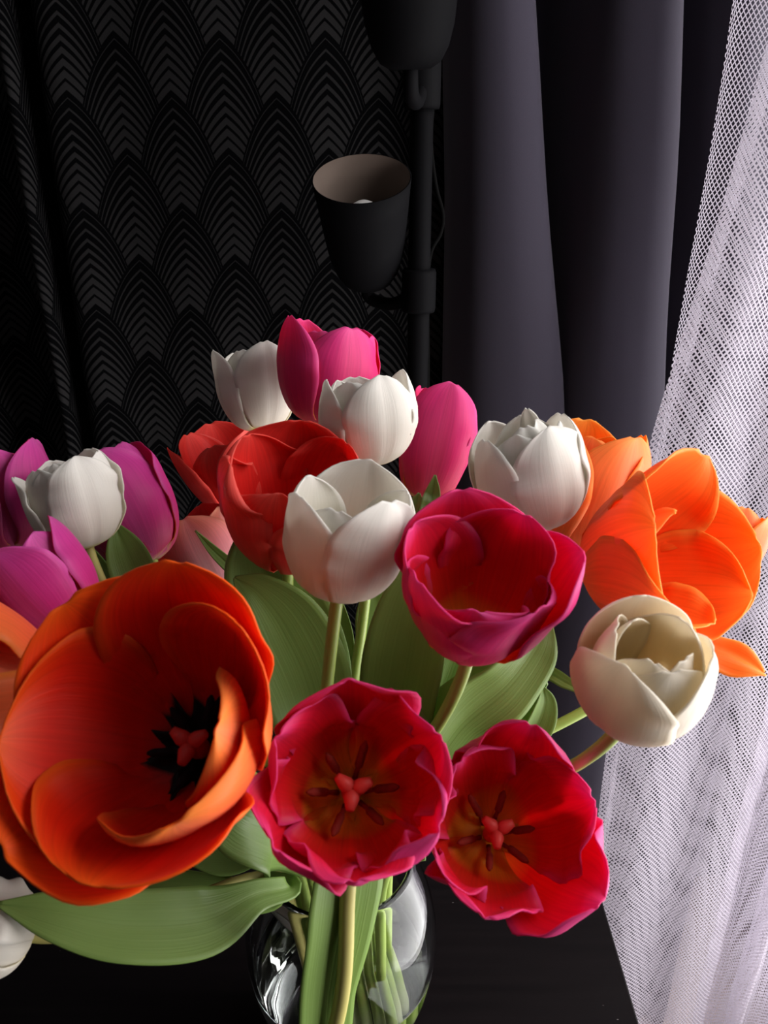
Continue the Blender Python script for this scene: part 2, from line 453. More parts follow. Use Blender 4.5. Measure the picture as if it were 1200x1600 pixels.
tulA = [(.346, .806, .299, .806), (.337, .803, .290, .803), (.330, .800, .283, .800), (.36, .79, .33, .785), (.40, .80, .385, .80), (.45, .785, .43, .79), (.49, .805, .47, .80), (.505, .82, .49, .82), (.50, .84, .485, .84), (.515, .80, .505, .80), (.53, .775, .522, .775), (.55, .80, .535, .81), (.545, .83, .53, .83), (.575, .82, .56, .82),
       (.59, .78, .57, .78), (.605, .765, .585, .765), (.62, .80, .60, .80), (.612, .82, .592, .82), (.65, .79, .63, .79), (.675, .75, .655, .75), (.70, .78, .68, .78), (.73, .73, .71, .73)]
o = drape('tulle_curtain', tulA, (.66, .314), ZF + .005, 1.68, TULLE, nz=70, sway=.0022, seed=8)
tag(o, 'sheer white net curtain panel, the front one, in bright daylit folds', 'curtain')
tulB = [(.316, .855, .309, .86), (.335, .868, .33, .872), (.40, .872, .40, .875), (.47, .87, .46, .872), (.505, .85, .50, .85), (.535, .87, .53, .87), (.57, .84, .565, .84), (.60, .87, .59, .87), (.65, .84, .64, .84), (.70, .86, .70, .86)]
o = drape('tulle_curtain', tulB, (.66, .314), ZF + .005, 1.68, TULLE, nz=70, sway=.0022, seed=9)
tag(o, 'dim greyish net curtain panel showing along the edge behind the brighter one', 'curtain')

# ------------------------------------------------------------------ table
tb = empty('side_table', (-.25, -.2, ZF))
TX0, TX1, TY0, TY1 = -.85, CAM.x + .189, -.62, .205
box_obj('table_top', (TX0, TX1, TY0, TY1, -.028, 0), WOOD, tb, .0015)
tag(tb, 'black-brown wooden table with fine grain under the glass vase', 'table')
for x in (TX0 + .03, TX1 - .075):
    for y in (TY0 + .03, TY1 - .075):
        box_obj('leg', (x, x + .045, y, y + .045, ZF, -.027), WOOD, tb, .001)
for b in ((TX0 + .075, TX1 - .075, TY0 + .04, TY0 + .06, -.09, -.027), (TX0 + .075, TX1 - .075, TY1 - .06, TY1 - .04, -.09, -.027),
          (TX0 + .04, TX0 + .06, TY0 + .075, TY1 - .075, -.09, -.027), (TX1 - .06, TX1 - .04, TY0 + .075, TY1 - .075, -.09, -.027)):
    box_obj('apron', b, WOOD, tb)

# ------------------------------------------------------------------ floor lamp
def dpt(px, py, D):                      # pixel + horizontal distance -> point
    t = (py - 800) / F_PX
    return at(px, py, D / (math.cos(PITCH) - t * math.sin(PITCH)))
lp = dpt(657, 300, .875)
lamp = empty('floor_lamp', (lp.x, lp.y, ZF))
tag(lamp, 'black floor lamp with two bucket shades, one tipped up showing beige lining', 'lamp')
def lathe_obj(name, prof, mats, parent, c, M=None, n=48, solid=0.0):
    v, f = lathe(prof, n, c, M); o = mesh_obj(name, v, f, mats, parent)
    if solid:
        s = o.modifiers.new('thickness', 'SOLIDIFY'); s.thickness = solid; s.offset = -1; s.material_offset = 1; s.material_offset_rim = 0
    return o
lathe_obj('base', [(0, 0), (.08, 0), (.084, .006), (.082, .014), (.03, .024), (.012, .035), (0, .035)], [BLACK_METAL], lamp, (lp.x, lp.y, ZF))
v, f, u = tube([(lp.x, lp.y, ZF + .03), (lp.x, lp.y, .2), (lp.x, lp.y, .95)], [.0115] * 3, 20); mesh_obj('pole', v, f, [BLACK_METAL], lamp)
lathe_obj('finial', [(0, .02), (.008, .018), (.012, .01), (.0115, 0), (0, 0)], [BLACK_METAL], lamp, (lp.x, lp.y, .95))
def lamp_head(rim_c, axis, R=.049, Hh=.12):
    z = axis.normalized(); x = z.cross(Vector((0, 1, .1))).normalized(); y = z.cross(x)
    M = Matrix((x, y, z)).transposed(); base = rim_c - z * Hh
    prof = [(0, 0), (.018, .001), (.027, .006), (.034, .018), (.039, .035), (.0425, .06), (.0462, .095), (R, Hh)]
    sh = lathe_obj('lamp_shade', prof, [BLACK_METAL, SHADE_IN], lamp, base, M, 48, .0012)
    lathe_obj('bulb', [(0, .012), (.012, .014), (.013, .035), (.022, .055), (.024, .07), (.019, .085), (.008, .093), (0, .095)], [BULB], sh, base - lamp.location + Vector((0, 0, 0)), M)
    j = base + z * .012
    v, f, u = tube(catmull([j, base - z * .018, (base - z * .02) * .5 + Vector((lp.x, lp.y, base.z)) * .5 + Vector((0, 0, -.012)), (lp.x, lp.y, base.z - .004)], 8), [.007] * 25, 12)
    mesh_obj('arm', v, f, [BLACK_METAL], lamp)
    lathe_obj('clamp', [(0, -.022), (.017, -.022), (.018, -.018), (.018, .018), (.017, .022), (0, .022)], [BLACK_METAL], lamp, (lp.x, lp.y, base.z - .004))
    return sh
rc = dpt(565, 278, .85)
lamp_head(rc, camvec(0, 1, 0).lerp(Vector((0, -.46, .89)), 1) + Vector((-.04, 0, 0)))
rc2 = dpt(636, -150, .80)
lamp_head(rc2, Vector((-.04, -.06, .99)))
cpts = [dpt(665, 90, .885), dpt(676, 150, .89), dpt(673, 220, .893), dpt(681, 290, .896), dpt(692, 335, .896), dpt(688, 365, .896), dpt(672, 400, .893), dpt(668, 480, .89), dpt(667, 700, .89)]
cpts += [Vector((lp.x + .013, lp.y + .01, -.3)), Vector((lp.x + .014, lp.y + .014, ZF + .03))]
pth = catmull(cpts, 8)
v, f, u = tube(pth, [.0022] * len(pth), 8); mesh_obj('cord', v, f, [CORD], lamp)

# ------------------------------------------------------------------ vase and water
def vz(z):
    zs = [0, .004, .012, .03, .06, .09, .115, .14, .158, .168, .172]
    rs = [.030, .036, .0415, .0495, .0595, .0645, .0645, .0595, .0530, .0490, .0480]
    return float(np.interp(z, zs, rs))
def smooth_prof(z0, z1, n, off):
    zs = np.linspace(z0, z1, n); r = np.array([vz(z) for z in zs])
    for _ in range(3): r[1:-1] = (r[:-2] + 2 * r[1:-1] + r[2:]) / 4
    return [(float(a - off), float(z)) for a, z in zip(r, zs)]
outer = [(0, 0.0)] + smooth_prof(0.0, .172, 34, 0)
inner = smooth_prof(.014, .172, 30, .0028)
prof = outer + [(inner[-1][0] + .0014, .1736)] + list(reversed(inner)) + [(inner[0][0] * .7, .0115), (0, .0105)]
v, f = lathe(prof, 96); vase = mesh_obj('glass_vase', v, f, [GLASS])
tag(vase, 'clear rounded glass vase holding the tulips on the black table', 'vase')
WL = .082
win_ = [(a, z) for a, z in smooth_prof(.014, .172, 30, .0028) if z < WL]
wp = [(0, .0107), (inner[0][0] * .7 + .0003, .0118)] + [(a + .0006, z) for a, z in win_] + [(vz(WL) - .0022, WL), (0, WL)]
v, f = lathe(wp, 96); wat = mesh_obj('water', v, f, [WATER])
tag(wat, 'clear water standing around the stems inside the glass vase', 'water')

# ------------------------------------------------------------------ tulips
VK = np.array([0, .12, .3, .55, .8, 1.0])
CLOSED = np.array([88, 66, 28, 4, -10, -26.0])
OPEN = np.array([88, 74, 50, 36, 30, 30.0])
NV, NU = 24, 16
T_ = np.linspace(0, 1, NV + 1); VS = 1 - (1 - T_) ** 1.35
US = np.linspace(-1, 1, NU + 1)

def centerline(o, L, tip=0.0, mid=0.0):
    vv = np.linspace(0, 1, 121)
    ph = np.interp(vv, VK, CLOSED + (OPEN - CLOSED) * o)
    k = np.ones(13) / 13; ph = np.convolve(np.pad(ph, 6, mode='edge'), k, 'valid')
    ph = ph + tip * np.clip((vv - .72) / .28, 0, 1) ** 1.5 + mid * np.exp(-((vv - .5) / .2) ** 2)
    ph = np.radians(ph)
    r = np.concatenate([[0], np.cumsum(np.sin(ph[:-1]) / 120)]) * L + .0035
    z = np.concatenate([[0], np.cumsum(np.cos(ph[:-1]) / 120)]) * L
    return vv, r, z, ph

def cup_height(o):
    return centerline(o, 1.0)[2][-1]

def petal_grid(L, o, fat, W, rnd, tip=0.0, roll=0.0, ripple=.0015, inner=False, mid=0.0, notch=0.0, twist=0.0):
    vv, r, z, ph = centerline(o, L, tip, mid)
    r = .0035 + (r - .0035) * fat
    if inner: r = .0035 + (r - .0035) * .90
    R_ = np.interp(VS, vv, r); Z_ = np.interp(VS, vv, z); PH = np.interp(VS, vv, ph)
    vm = .58
    sh = np.where(VS < vm, .30 + .70 * np.sin(np.clip(VS / vm, 0, 1) * math.pi / 2) ** 1.25,
                  np.maximum(np.clip(1 - ((VS - vm) / (1 - vm)) ** 2.6, 0, 1) ** .6, .13))
    wv = W * sh
    rho = np.maximum(R_ / np.maximum(np.cos(PH), .35) * 1.04, .0135)
    p1, p2, p3, p4 = [rnd.uniform(0, 6.28) for _ in range(4)]; f1 = rnd.uniform(1.6, 2.6); f2 = rnd.uniform(3.5, 5.0)
    G = np.zeros((NV + 1, NU + 1, 3))
    for j, u in enumerate(US):
        au = abs(u)
        a = u * wv / rho
        a = np.clip(a, -1.75, 1.75)
        d = ripple * au ** 2 * (np.sin(f1 * 6.28 * VS + p1 + (1.3 if u > 0 else 0)) + .5 * np.sin(f2 * 6.28 * VS + p2 + 2 * u)) * np.clip(VS * 2 - .3, 0, 1)
        d = d + ripple * .8 * np.sin(5.5 * u + p3) * np.clip(VS * 1.6 - .7, 0, 1)
        d = d * np.minimum(1, sh * 1.3) - .0009 * np.exp(-(u / .12) ** 2) * np.sin(math.pi * np.clip(VS, 0, 1))      # midrib groove
        d = d - roll * wv * np.clip(au - .4, 0, 1) ** 2 * np.clip(VS * 1.5 - .2, 0, 1)
        du = notch * L * (np.exp(-(u / .25) ** 2)) * np.clip((VS - .85) / .15, 0, 1) + L * .007 * np.sin(3.2 * u + p4) * np.clip((VS - .75) / .25, 0, 1)
        nr, nz_ = np.cos(PH), -np.sin(PH)
        tr, tz = np.sin(PH), np.cos(PH)
        ca, sa = np.cos(a), np.sin(a)
        cx = R_ + rho * (ca - 1) * nr + d * ca * nr - du * tr
        cz = Z_ + rho * (ca - 1) * nz_ + d * ca * nz_ - du * tz
        cy = rho * sa + d * sa
        if twist:
            th = twist * VS ** 2; cy = cy + th * R_
        G[:, j, 0] = cx; G[:, j, 1] = cy; G[:, j, 2] = cz
    return G

GF = [(i * (NU + 1) + j, i * (NU + 1) + j + 1, (i + 1) * (NU + 1) + j + 1, (i + 1) * (NU + 1) + j) for i in range(NV) for j in range(NU)]
GUV = [(u * .5 + .5, v) for v in VS for u in US]
TULIPS = {}

def bez(p0, p1, p2, p3, n):
    out = []
    for k in range(n + 1):
        t = k / n
        out.append(p0 * (1 - t) ** 3 + p1 * 3 * t * (1 - t) ** 2 + p2 * 3 * t * t * (1 - t) + p3 * t ** 3)
    return out

SPEC = []
def tulip(key, name, label, kind, base, top, o=.1, fat=1.0, n=6, spin=0, petals=None, W=.43, Lmul=1.0, ripple=.0012,
          stamens=None, stem_r=.0034, seed=1, jitter=.07, bow=.42, path=None, stem_mat_=None, tip=0.0, mouth=None):
    """Works out one tulip's head; stems are laid out together in build_tulips()."""
    rnd = random.Random(seed * 77 + 5)
    B = at(*base); T = at(*top); A = (T - B); h = A.length; A.normalize()
    L = h / cup_height(o) * Lmul
    X = (RT - A * RT.dot(A)).normalized(); Y = A.cross(X)
    M = np.array([X, Y, A])
    if not path:
        for _ in range(3): rnd.random()
    if petals is None:
        petals = []
        for i in range(n):
            petals.append(dict(az=spin + i * 360 / n + rnd.uniform(-8, 8), inner=(i % 2 == 1),
                               do=rnd.uniform(-jitter, jitter) * .6 - (.03 if i % 2 else 0), dl=rnd.uniform(.94, 1.06), roll=(.25 if i % 2 else -.02), tip=rnd.uniform(-8, 10)))
    sheets = []
    for p in petals:
        G = petal_grid(L * p.get('dl', 1) * (.97 if p.get('inner') else 1), o + p.get('do', 0), fat * p.get('fat', 1), L * W * p.get('w', 1) * (.92 if p.get('inner') else 1),
                       rnd, p.get('tip', 0) + tip, p.get('roll', .1), p.get('ripple', ripple), p.get('inner', False), p.get('mid', 0), p.get('notch', 0), p.get('twist', 0))
        a = math.radians(p['az']); c, s = math.cos(a), math.sin(a)
        V = G.reshape(-1, 3)
        Vr = np.stack([V[:, 0] * c - V[:, 1] * s, V[:, 0] * s + V[:, 1] * c, V[:, 2]], 1)
        sheets.append(Vr @ M + np.array(B))
    SPEC.append(dict(key=key, name=name, label=label, kind=kind, B=B, A=A, X=X, Y=Y, sheets=sheets, stamens=stamens, r=stem_r, rnd=rnd, bow=bow, path=path, smat=stem_mat_, mouth=mouth))

def resample(pts, n):
    P_ = np.array([tuple(p) for p in pts]); d = np.concatenate([[0], np.cumsum(np.linalg.norm(np.diff(P_, axis=0), axis=1))])
    t = np.linspace(0, d[-1], n)
    return np.stack([np.interp(t, d, P_[:, k]) for k in range(3)], 1)

def build_tulips():
    from mathutils.kdtree import KDTree
    NS = 84
    # where each stem crosses the vase mouth: towards its flower, and clear of the others
    inv = [q for q in SPEC if not q['path']]
    mo = []
    for q in inv:
        d = np.array([q['B'].x, q['B'].y]); l = np.linalg.norm(d)
        mo.append(d / max(l, 1e-4) * min(.033, l * .2) + np.array([-.004, 0]))
    mo = np.array(mo)
    for _ in range(300):
        for i in range(len(mo)):
            for j in range(i):
                d = mo[i] - mo[j]; l = max(np.linalg.norm(d), 1e-6)
                if l < .0105: mo[i] += d / l * (.0105 - l) * .5; mo[j] -= d / l * (.0105 - l) * .5
        l = np.linalg.norm(mo, axis=1); k = l > .0375; mo[k] *= (.0375 / l[k])[:, None]
    for q, m_ in zip(inv, mo):
        Mo = Vector((m_[0], m_[1], .166)); Bo = Vector((m_[0] * .72 + .010, m_[1] * .72, .017 + q['rnd'].random() * .0))
        B, A = q['B'], q['A']; d = (Mo - Bo).normalized(); D = (B - Mo).length
        q['pts'] = resample(bez(B + A * .003, B - A * D * q['bow'], Mo + d * D * .34, Mo, 40) + [Mo.lerp(Bo, k / 12) for k in range(1, 13)], NS)
    for q in SPEC:
        if q['path']:
            q['pts'] = resample(catmull([q['B'] + q['A'] * .003, q['B'] - q['A'] * .014] + q['path'], 14), NS)
    # push the stems apart, off the neighbouring petals, and keep them inside the glass
    obs = KDTree(sum(len(v) for q in SPEC for v in q['sheets'])); own = []; k = 0
    for qi, q in enumerate(SPEC):
        for v in q['sheets']:
            for p in v: obs.insert(p, k); own.append(qi); k += 1
    obs.balance()
    wgt = np.clip((np.arange(NS) - 2) / 8, 0, 1)
    ALL = np.stack([q['pts'] for q in SPEC]); R = np.array([q['r'] for q in SPEC]); ns = len(SPEC)
    free = np.array([0.0 if q['path'] else 1.0 for q in SPEC])
    zin = np.array([z for _, z in inner]); rin = np.array([r for r, _ in inner])
    IT = 130
    for it in range(IT):
        if it < IT - 12:
            sm = (ALL[:, :-2] + ALL[:, 2:]) / 2 - ALL[:, 1:-1]
            ALL[:, 1:-1] += .22 * sm * wgt[1:-1][None, :, None] * free[:, None, None]
        flat = ALL.reshape(-1, 3); mv = np.zeros_like(flat)
        kd = KDTree(len(flat))
        for i, p in enumerate(flat): kd.insert(p, i)
        kd.balance()
        for i, p in enumerate(flat):
            si = i // NS
            if not free[si] or wgt[i % NS] == 0: continue
            for co, j, dist in kd.find_range(p, R[si] + .0052):
                sj = j // NS; need = R[si] + R[sj] + .0009
                if sj != si and 1e-7 < dist < need:
                    share = .5 if free[sj] and wgt[j % NS] > 0 else 1.0
                    dv = p - np.array(co)
                    mv[i] += dv / dist * (need - dist) * share * .6
            if it % 2 == 0 and p[2] > .2:
                for co, j, dist in obs.find_range(p, R[si] + .0022):
                    if own[j] != si and dist > 1e-7:
                        mv[i] += (p - np.array(co)) / dist * (R[si] + .0022 - dist) * .25
        l = np.linalg.norm(mv, axis=1); big = l > .0025; mv[big] *= (.0025 / l[big])[:, None]
        ALL += mv.reshape(ALL.shape)
        for si in range(ns):
            if not free[si]: continue
            p = ALL[si]; low = p[:, 2] < .182
            lim = np.interp(p[:, 2], zin, rin) - R[si] - .0008
            lim = np.where(p[:, 2] > .150, np.minimum(lim, rin[-1] - R[si] - .0012), lim)
            rr = np.hypot(p[:, 0], p[:, 1]); bad = low & (rr > lim)
            p[bad, :2] *= (lim[bad] / rr[bad])[:, None]
            p[:, 2] = np.maximum(p[:, 2], .0155)
    for q, pts in zip(SPEC, ALL): make_tulip(q, [Vector(p) for p in pts])

def make_tulip(q, pts):
    B, A, X, Y, rnd = q['B'], q['A'], q['X'], q['Y'], q['rnd']
    root = empty(q['name'], pts[-1])
    tag(root, q['label'], 'tulip', 'cut tulips in the glass vase bouquet')
    TULIPS[q['key']] = (root, pts)
    rad = [q['r'] * (1.2 if i == 0 else 1.0) for i in range(len(pts))]
    v, f, u = tube(pts, rad, 10)
    mesh_obj('stem', v, f, [q['smat'] or STEM], root, u)
    out_m, in_m = PETALS[q['kind']]
    for Wd in q['sheets']:
        ob = mesh_obj('petal', [Vector(p) for p in Wd], GF, [out_m, in_m], root, GUV)
        sd = ob.modifiers.new('thickness', 'SOLIDIFY'); sd.thickness = .0007; sd.offset = -1; sd.material_offset = 1; sd.material_offset_rim = 1
    if q['stamens']:
        amat, sl = q['stamens']
        def loc(x, y, z): return B + X * x + Y * y + A * z
        pz = sl
        pv, pf, pu = tube([loc(0, 0, .002), loc(0, 0, pz * .35), loc(0, 0, pz * .8), loc(0, 0, pz)], [.0042, .0046, .0038, .0036], 12)
        pi = mesh_obj('pistil', pv, pf, [PISTIL], root, pu)
        for k in range(3):
            a = k * 2.094 + .4
            e = loc(.0085 * math.cos(a), .0085 * math.sin(a), pz + .0035)
            m_ = loc(.004 * math.cos(a), .004 * math.sin(a), pz + .002)
            sv, sf, su = tube([loc(0, 0, pz - .002), m_, e], [.0032, .0034, .0018], 8)
            mesh_obj('stigma', sv, sf, [PISTIL], pi, su, origin=root.location)
        for k in range(6):
            a = k * math.pi / 3 + .2 + rnd.uniform(-.15, .15); ca, sa = math.cos(a), math.sin(a)
            r0, r1, r2 = .006, .011, .0165 + rnd.uniform(-.002, .002)
            fp = [loc(r0 * ca, r0 * sa, .003), loc(r1 * ca, r1 * sa, sl * .55)]
            sv, sf, su = tube(fp, [.0013, .0009], 8)
            st = mesh_obj('stamen', sv, sf, [amat], root, su)
            ap = [loc(r1 * ca * .9, r1 * sa * .9, sl * .48), loc(r1 * ca * 1.1, r1 * sa * 1.1, sl * .62), loc(r2 * ca, r2 * sa, sl * .82), loc((r2 + .0025) * ca, (r2 + .0025) * sa, sl * .93)]
            sv, sf, su = tube(catmull(ap, 4), list(np.interp(np.linspace(0, 1, 13), [0, .2, .7, 1], [.0008, .0019, .0019, .0006])), 8)
            mesh_obj('anther', sv, sf, [amat], st, su, origin=root.location)

def leaf(key, t_on, pts, hw, mat=LEAF, N=(0, 0, 1), cup=.25, wave=.0012, seed=0, twist=0.0, attach=True):
    """pts: (px,py,depth); hw: half widths (m) at each point; the first point sits on the stem at fraction t_on."""
    root, sp = TULIPS[key]
    P = [at(*p) if not isinstance(p, Vector) else p for p in pts]
    if attach:
        zmin = .185 if t_on < .9 else 0.0
        P = [min((p for p in sp if p.z > zmin), key=lambda p: (p - P[0]).length)] + P; hw = [.004] + list(hw)
    path = catmull(P, 10); n = len(path)
    ws = catmull([(x, 0) for x in hw], 10)[:, 0]
    ws = [max(float(q), .0006) for q in ws]
    rnd = random.Random(seed); p1 = rnd.uniform(0, 6.28); p2 = rnd.uniform(0, 6.28)
    nv_ = camvec(*N); nu = 12; verts = []; uvs = []; faces = []
    for i in range(n):
        p = Vector(path[i]); t = Vector(path[min(i + 1, n - 1)] - path[max(i - 1, 0)]).normalized()
        v_ = i / (n - 1)
        x = t.cross(nv_).normalized(); nn = x.cross(t).normalized()
        if twist:
            q = twist * v_; x, nn = x * math.cos(q) + nn * math.sin(q), nn * math.cos(q) - x * math.sin(q)
        for j in range(nu + 1):
            u = -1 + 2 * j / nu
            d = cup * ws[i] * (u * u) + wave * min(1, ws[i] / .014) * abs(u) * math.sin(12 * v_ + p1 + (1.5 if u > 0 else 0)) - .0006 * math.exp(-(u / .12) ** 2)
            verts.append(p + x * (u * ws[i]) + nn * d); uvs.append((u * .5 + .5, v_))
    for i in range(n - 1):
        for j in range(nu):
            a = i * (nu + 1) + j; faces.append((a, a + 1, a + nu + 2, a + nu + 1))
    o = mesh_obj('leaf', verts, faces, [mat], root, uvs)
    s = o.modifiers.new('thickness', 'SOLIDIFY'); s.thickness = .0009; s.offset = 0
    return o

P = lambda az, do=0, dl=1, inner=False, **k: dict(az=az, do=do, dl=dl, inner=inner, **k)

# --- 1 big open orange tulip at the front
tulip('t1', 'orange_tulip', 'huge wide-open red-orange tulip with black anthers and dark centre', 'orange', (318, 1172, .338), (225, 1130, .287), o=.95, W=.50, seed=1,
      petals=[P(184, .10, 1.04, True, w=1.3, roll=.02), P(130, .06, 1.02, w=1.15, roll=.0), P(84, .0, 1.14, True, w=1.05, roll=.05, tip=5), P(42, -.3, .97, w=1.0, roll=.1),
              P(352, -.6, .98, True, w=.85, roll=.35, tip=-18), P(300, -.48, 1.0, w=1.05, roll=.4, tip=-18), P(258, .0, 1.03, True, w=1.25, roll=.05), P(220, .12, 1.0, w=1.1, roll=0)],
      stamens=(ANTHER_BLACK, .015))
# --- 2 magenta, front centre, stem in front of the vase
tulip('t2', 'magenta_tulip', 'open magenta tulip facing up beside the huge orange one, its stem crossing the vase', 'magenta', (548, 1238, .358), (556, 1226, .311), o=.64, W=.50, seed=2, ripple=.004,
      path=[at(543, 1395, .40), at(525, 1600, .437), Vector((-.037, -.097, .003))],
      petals=[P(95, .0, 1.05, tip=-10, roll=.2), P(150, .05, 1.0, True, roll=.25), P(30, .1, 1.02, True, roll=.2, tip=5), P(215, .0, 1.0, roll=.25, tip=-15), P(270, .02, 1.02, True, roll=.25, tip=-18), P(335, .05, .95, roll=.6, tip=-25)],
      stamens=(ANTHER_RED, .019), stem_r=.0042, stem_mat_=STEM_YELLOW)
# --- 3 magenta, front right
tulip('t3', 'magenta_tulip', 'open magenta tulip with glowing yellow throat, one petal hanging low over the table', 'magenta', (765, 1304, .412), (800, 1284, .364), o=.66, W=.48, seed=3, ripple=.004,
      petals=[P(75, .0, 1.06, roll=.1), P(130, -.05, 1.0, True, roll=.15, tip=-12), P(15, .15, 1.0, True, roll=.1, w=1.05), P(195, -.1, 1.0, roll=.5, tip=-10), P(248, .0, 1.08, True, roll=.12, tip=8, w=.9), P(318, .15, 1.05, roll=.08, w=1.05)],
      stamens=(ANTHER_RED, .019))
# --- 4 magenta, middle right
tulip('t4', 'magenta_tulip', 'deep magenta-red cupped tulip between the white tulips and the bright orange one', 'magenta', (735, 1006, .372), (752, 854, .336), o=.44, W=.50, seed=4, ripple=.0022,
      petals=[P(100, .0, 1.05, tip=-8), P(50, .02, 1.0, True, w=1.1), P(150, .0, 1.0, True, w=1.1), P(0, .2, .98, tip=10), P(205, -.02, .9, roll=.4, tip=-20), P(262, .0, .82, True, roll=.2, tip=-10), P(310, .1, .85, roll=.3)])
# --- 5 white, centre
tulip('t5', 'white_tulip', 'white tulip opening in the middle of the bouquet, below the other upright white one', 'white', (527, 932, .388), (550, 757, .372), o=.12, fat=1.14, W=.45, seed=5,
      petals=[P(215, .02, .93, w=.85, tip=15, roll=0), P(255, -.02, .9, True, w=.8, tip=8), P(312, .0, 1.0, w=1.0, tip=-5, roll=0), P(20, .10, 1.0, True, tip=5), P(80, .10, 1.1, w=1.1, roll=0), P(150, .02, 1.0, True)], stem_r=.0032, mouth=(.004, -.01))
# --- 6 coral red
tulip('t6', 'red_tulip', 'coral-red cup-shaped tulip with crinkled rim behind the central white tulip', 'coral', (450, 876, .475), (458, 704, .436), o=.36, fat=1.05, W=.5, seed=6, ripple=.003,
      petals=[P(90, .0, 1.02, tip=-35, roll=.2), P(40, .06, 1.02, True, tip=-40, roll=.3), P(145, .02, 1.0, True, tip=-30), P(195, .0, .95, roll=.4, tip=-45), P(262, -.02, .9, True, roll=.2, tip=-20), P(325, .05, .95, tip=-20)])
# --- 7 white upper centre
tulip('t7', 'white_tulip', 'closed white tulip standing between the two tall magenta tulips', 'white', (578, 726, .505), (568, 588, .49), o=-.02, fat=1.25, W=.42, seed=7, n=8, spin=20, jitter=.05)
# --- 8 white back left
tulip('t8', 'white_tulip', 'shaded white tulip standing behind the tallest magenta tulip', 'white', (410, 674, .622), (394, 545, .617), o=.1, fat=1.0, W=.36, seed=8,
      petals=[P(205, .06, 1.0, tip=18, w=.9, roll=0), P(255, .0, .98, True, w=.9), P(300, .02, 1.02, w=1.0, roll=0), P(0, .02, 1, True), P(60, .0, 1.04, roll=0), P(130, .0, 1.05, True)])
# --- 9 magenta top
tulip('t9', 'magenta_tulip', 'tallest magenta-pink tulip at the top of the bouquet', 'magenta', (505, 665, .575), (520, 510, .562), o=.08, fat=1.06, W=.44, seed=9,
      petals=[P(205, .05, 1.05, roll=.1), P(300, .0, 1.0, w=1.05, tip=-5), P(255, -.02, .96, True), P(350, .12, .98, True), P(60, .1, 1.03), P(140, .05, 1.08, True)])
# --- 10 magenta right back
tulip('t10', 'magenta_tulip', 'slender closed magenta tulip leaning behind the upright white tulips', 'magenta', (662, 782, .555), (700, 612, .555), o=.02, fat=.7, W=.33, seed=10, spin=35, jitter=.02)
# --- 11 white right
tulip('t11', 'white_tulip', 'plump closed white tulip in front of the tall closed orange one', 'white', (842, 826, .445), (814, 660, .43), o=-.06, fat=1.2, W=.38, seed=11,
      petals=[P(200, .03, .93, w=.95, roll=0), P(250, -.06, .98, True, w=.9), P(300, .0, .97, w=1.1, roll=0), P(345, .0, .98, True, w=.95), P(20, .06, .98, w=1.0, roll=0), P(80, -.05, 1.04, True), P(130, .0, 1.02, roll=0), P(270, -.2, 1.03, True, w=.7, fat=.8), P(320, -.25, 1.06, True, w=.6, fat=.75), P(60, -.1, 1.12, True, w=.35, fat=.55)])
# --- 12 orange back
tulip('t12', 'orange_tulip', 'tall closed salmon-orange tulip behind the plump white one', 'bright_orange', (885, 872, .505), (940, 668, .492), o=.05, fat=.92, W=.42, seed=12, n=7, spin=-5)
# --- 13 orange open right
tulip('t13', 'orange_tulip', 'bright orange tulip opened flat with many petals against the white tulle', 'bright_orange', (925, 895, .444), (1082, 858, .404), o=.62, W=.46, seed=13, Lmul=1.1, ripple=.002,
      petals=[P(88, .04, 1.14, True, w=1.3, roll=.0), P(12, .06, 1.12, w=1.2, roll=.0, tip=-5), P(338, .05, 1.08, True, w=1.1, roll=.0), P(290, .0, .92, True, w=.95, roll=.1, tip=-8), P(242, .06, .98, w=1.2, roll=.0, tip=-6),
              P(182, .0, .98, w=1.25, roll=.0, tip=-8), P(128, -.2, .9, True, w=.62, roll=.05, tip=-15, fat=.66), P(316, .5, 1.2, w=.36, roll=-.1, tip=25)])
# --- 14 orange right back
tulip('t14', 'orange_tulip', 'small closed peach-orange tulip peeping out behind the flat orange one', 'bright_orange', (1108, 905, .51), (1138, 795, .51), o=.12, fat=1.2, W=.42, seed=14, n=7, spin=10, jitter=.1)
# --- 15 cream lower right
tulip('t15', 'white_tulip', 'creamy white tulip nodding outward below the flat orange one, before the tulle', 'cream', (984, 1112, .358), (1030, 994, .323), o=-.06, fat=1.24, W=.44, seed=15, ripple=.001,
      petals=[P(95, .1, .98, w=1.15, tip=-4, roll=-.05), P(335, .05, .97, w=1.15, roll=0, fat=.98), P(222, .05, 1.0, w=1.1, roll=0, tip=-6, fat=1.05),
              P(35, .0, .98, True, w=1.1, fat=.96), P(278, -.06, .98, True, w=1.1, fat=.94, roll=0), P(160, -.04, 1.0, True, w=1.0, fat=.96),
              P(245, -.12, 1.0, True, w=.8, fat=.82), P(310, -.1, .98, True, w=.8, fat=.8), P(130, -.12, 1.0, True, w=.75, fat=.8)], stem_r=.0034)
# --- 16 white left
tulip('t16', 'white_tulip', 'white tulip with yellow base standing among purple tulips', 'white', (138, 856, .460), (97, 718, .452), o=.06, fat=1.1, W=.40, seed=16, stem_r=.0031,
      petals=[P(195, .12, .93, w=.85, tip=25, roll=0), P(245, .0, .98, True, w=.9), P(310, .0, 1.0, w=.95, tip=-2, roll=0), P(275, -.06, 1.0, True, w=.8), P(0, .0, 1.03, True, tip=5), P(70, .0, 1.05, roll=0), P(130, .0, 1.05, True)], stem_mat_=STEM_YELLOW)
# --- 17 purple far left
tulip('t17', 'purple_tulip', 'purple-pink tulip on the outer side of the yellow-based white tulip', 'purple', (20, 860, .50), (-20, 705, .495), o=.12, fat=1.1, W=.44, seed=17)
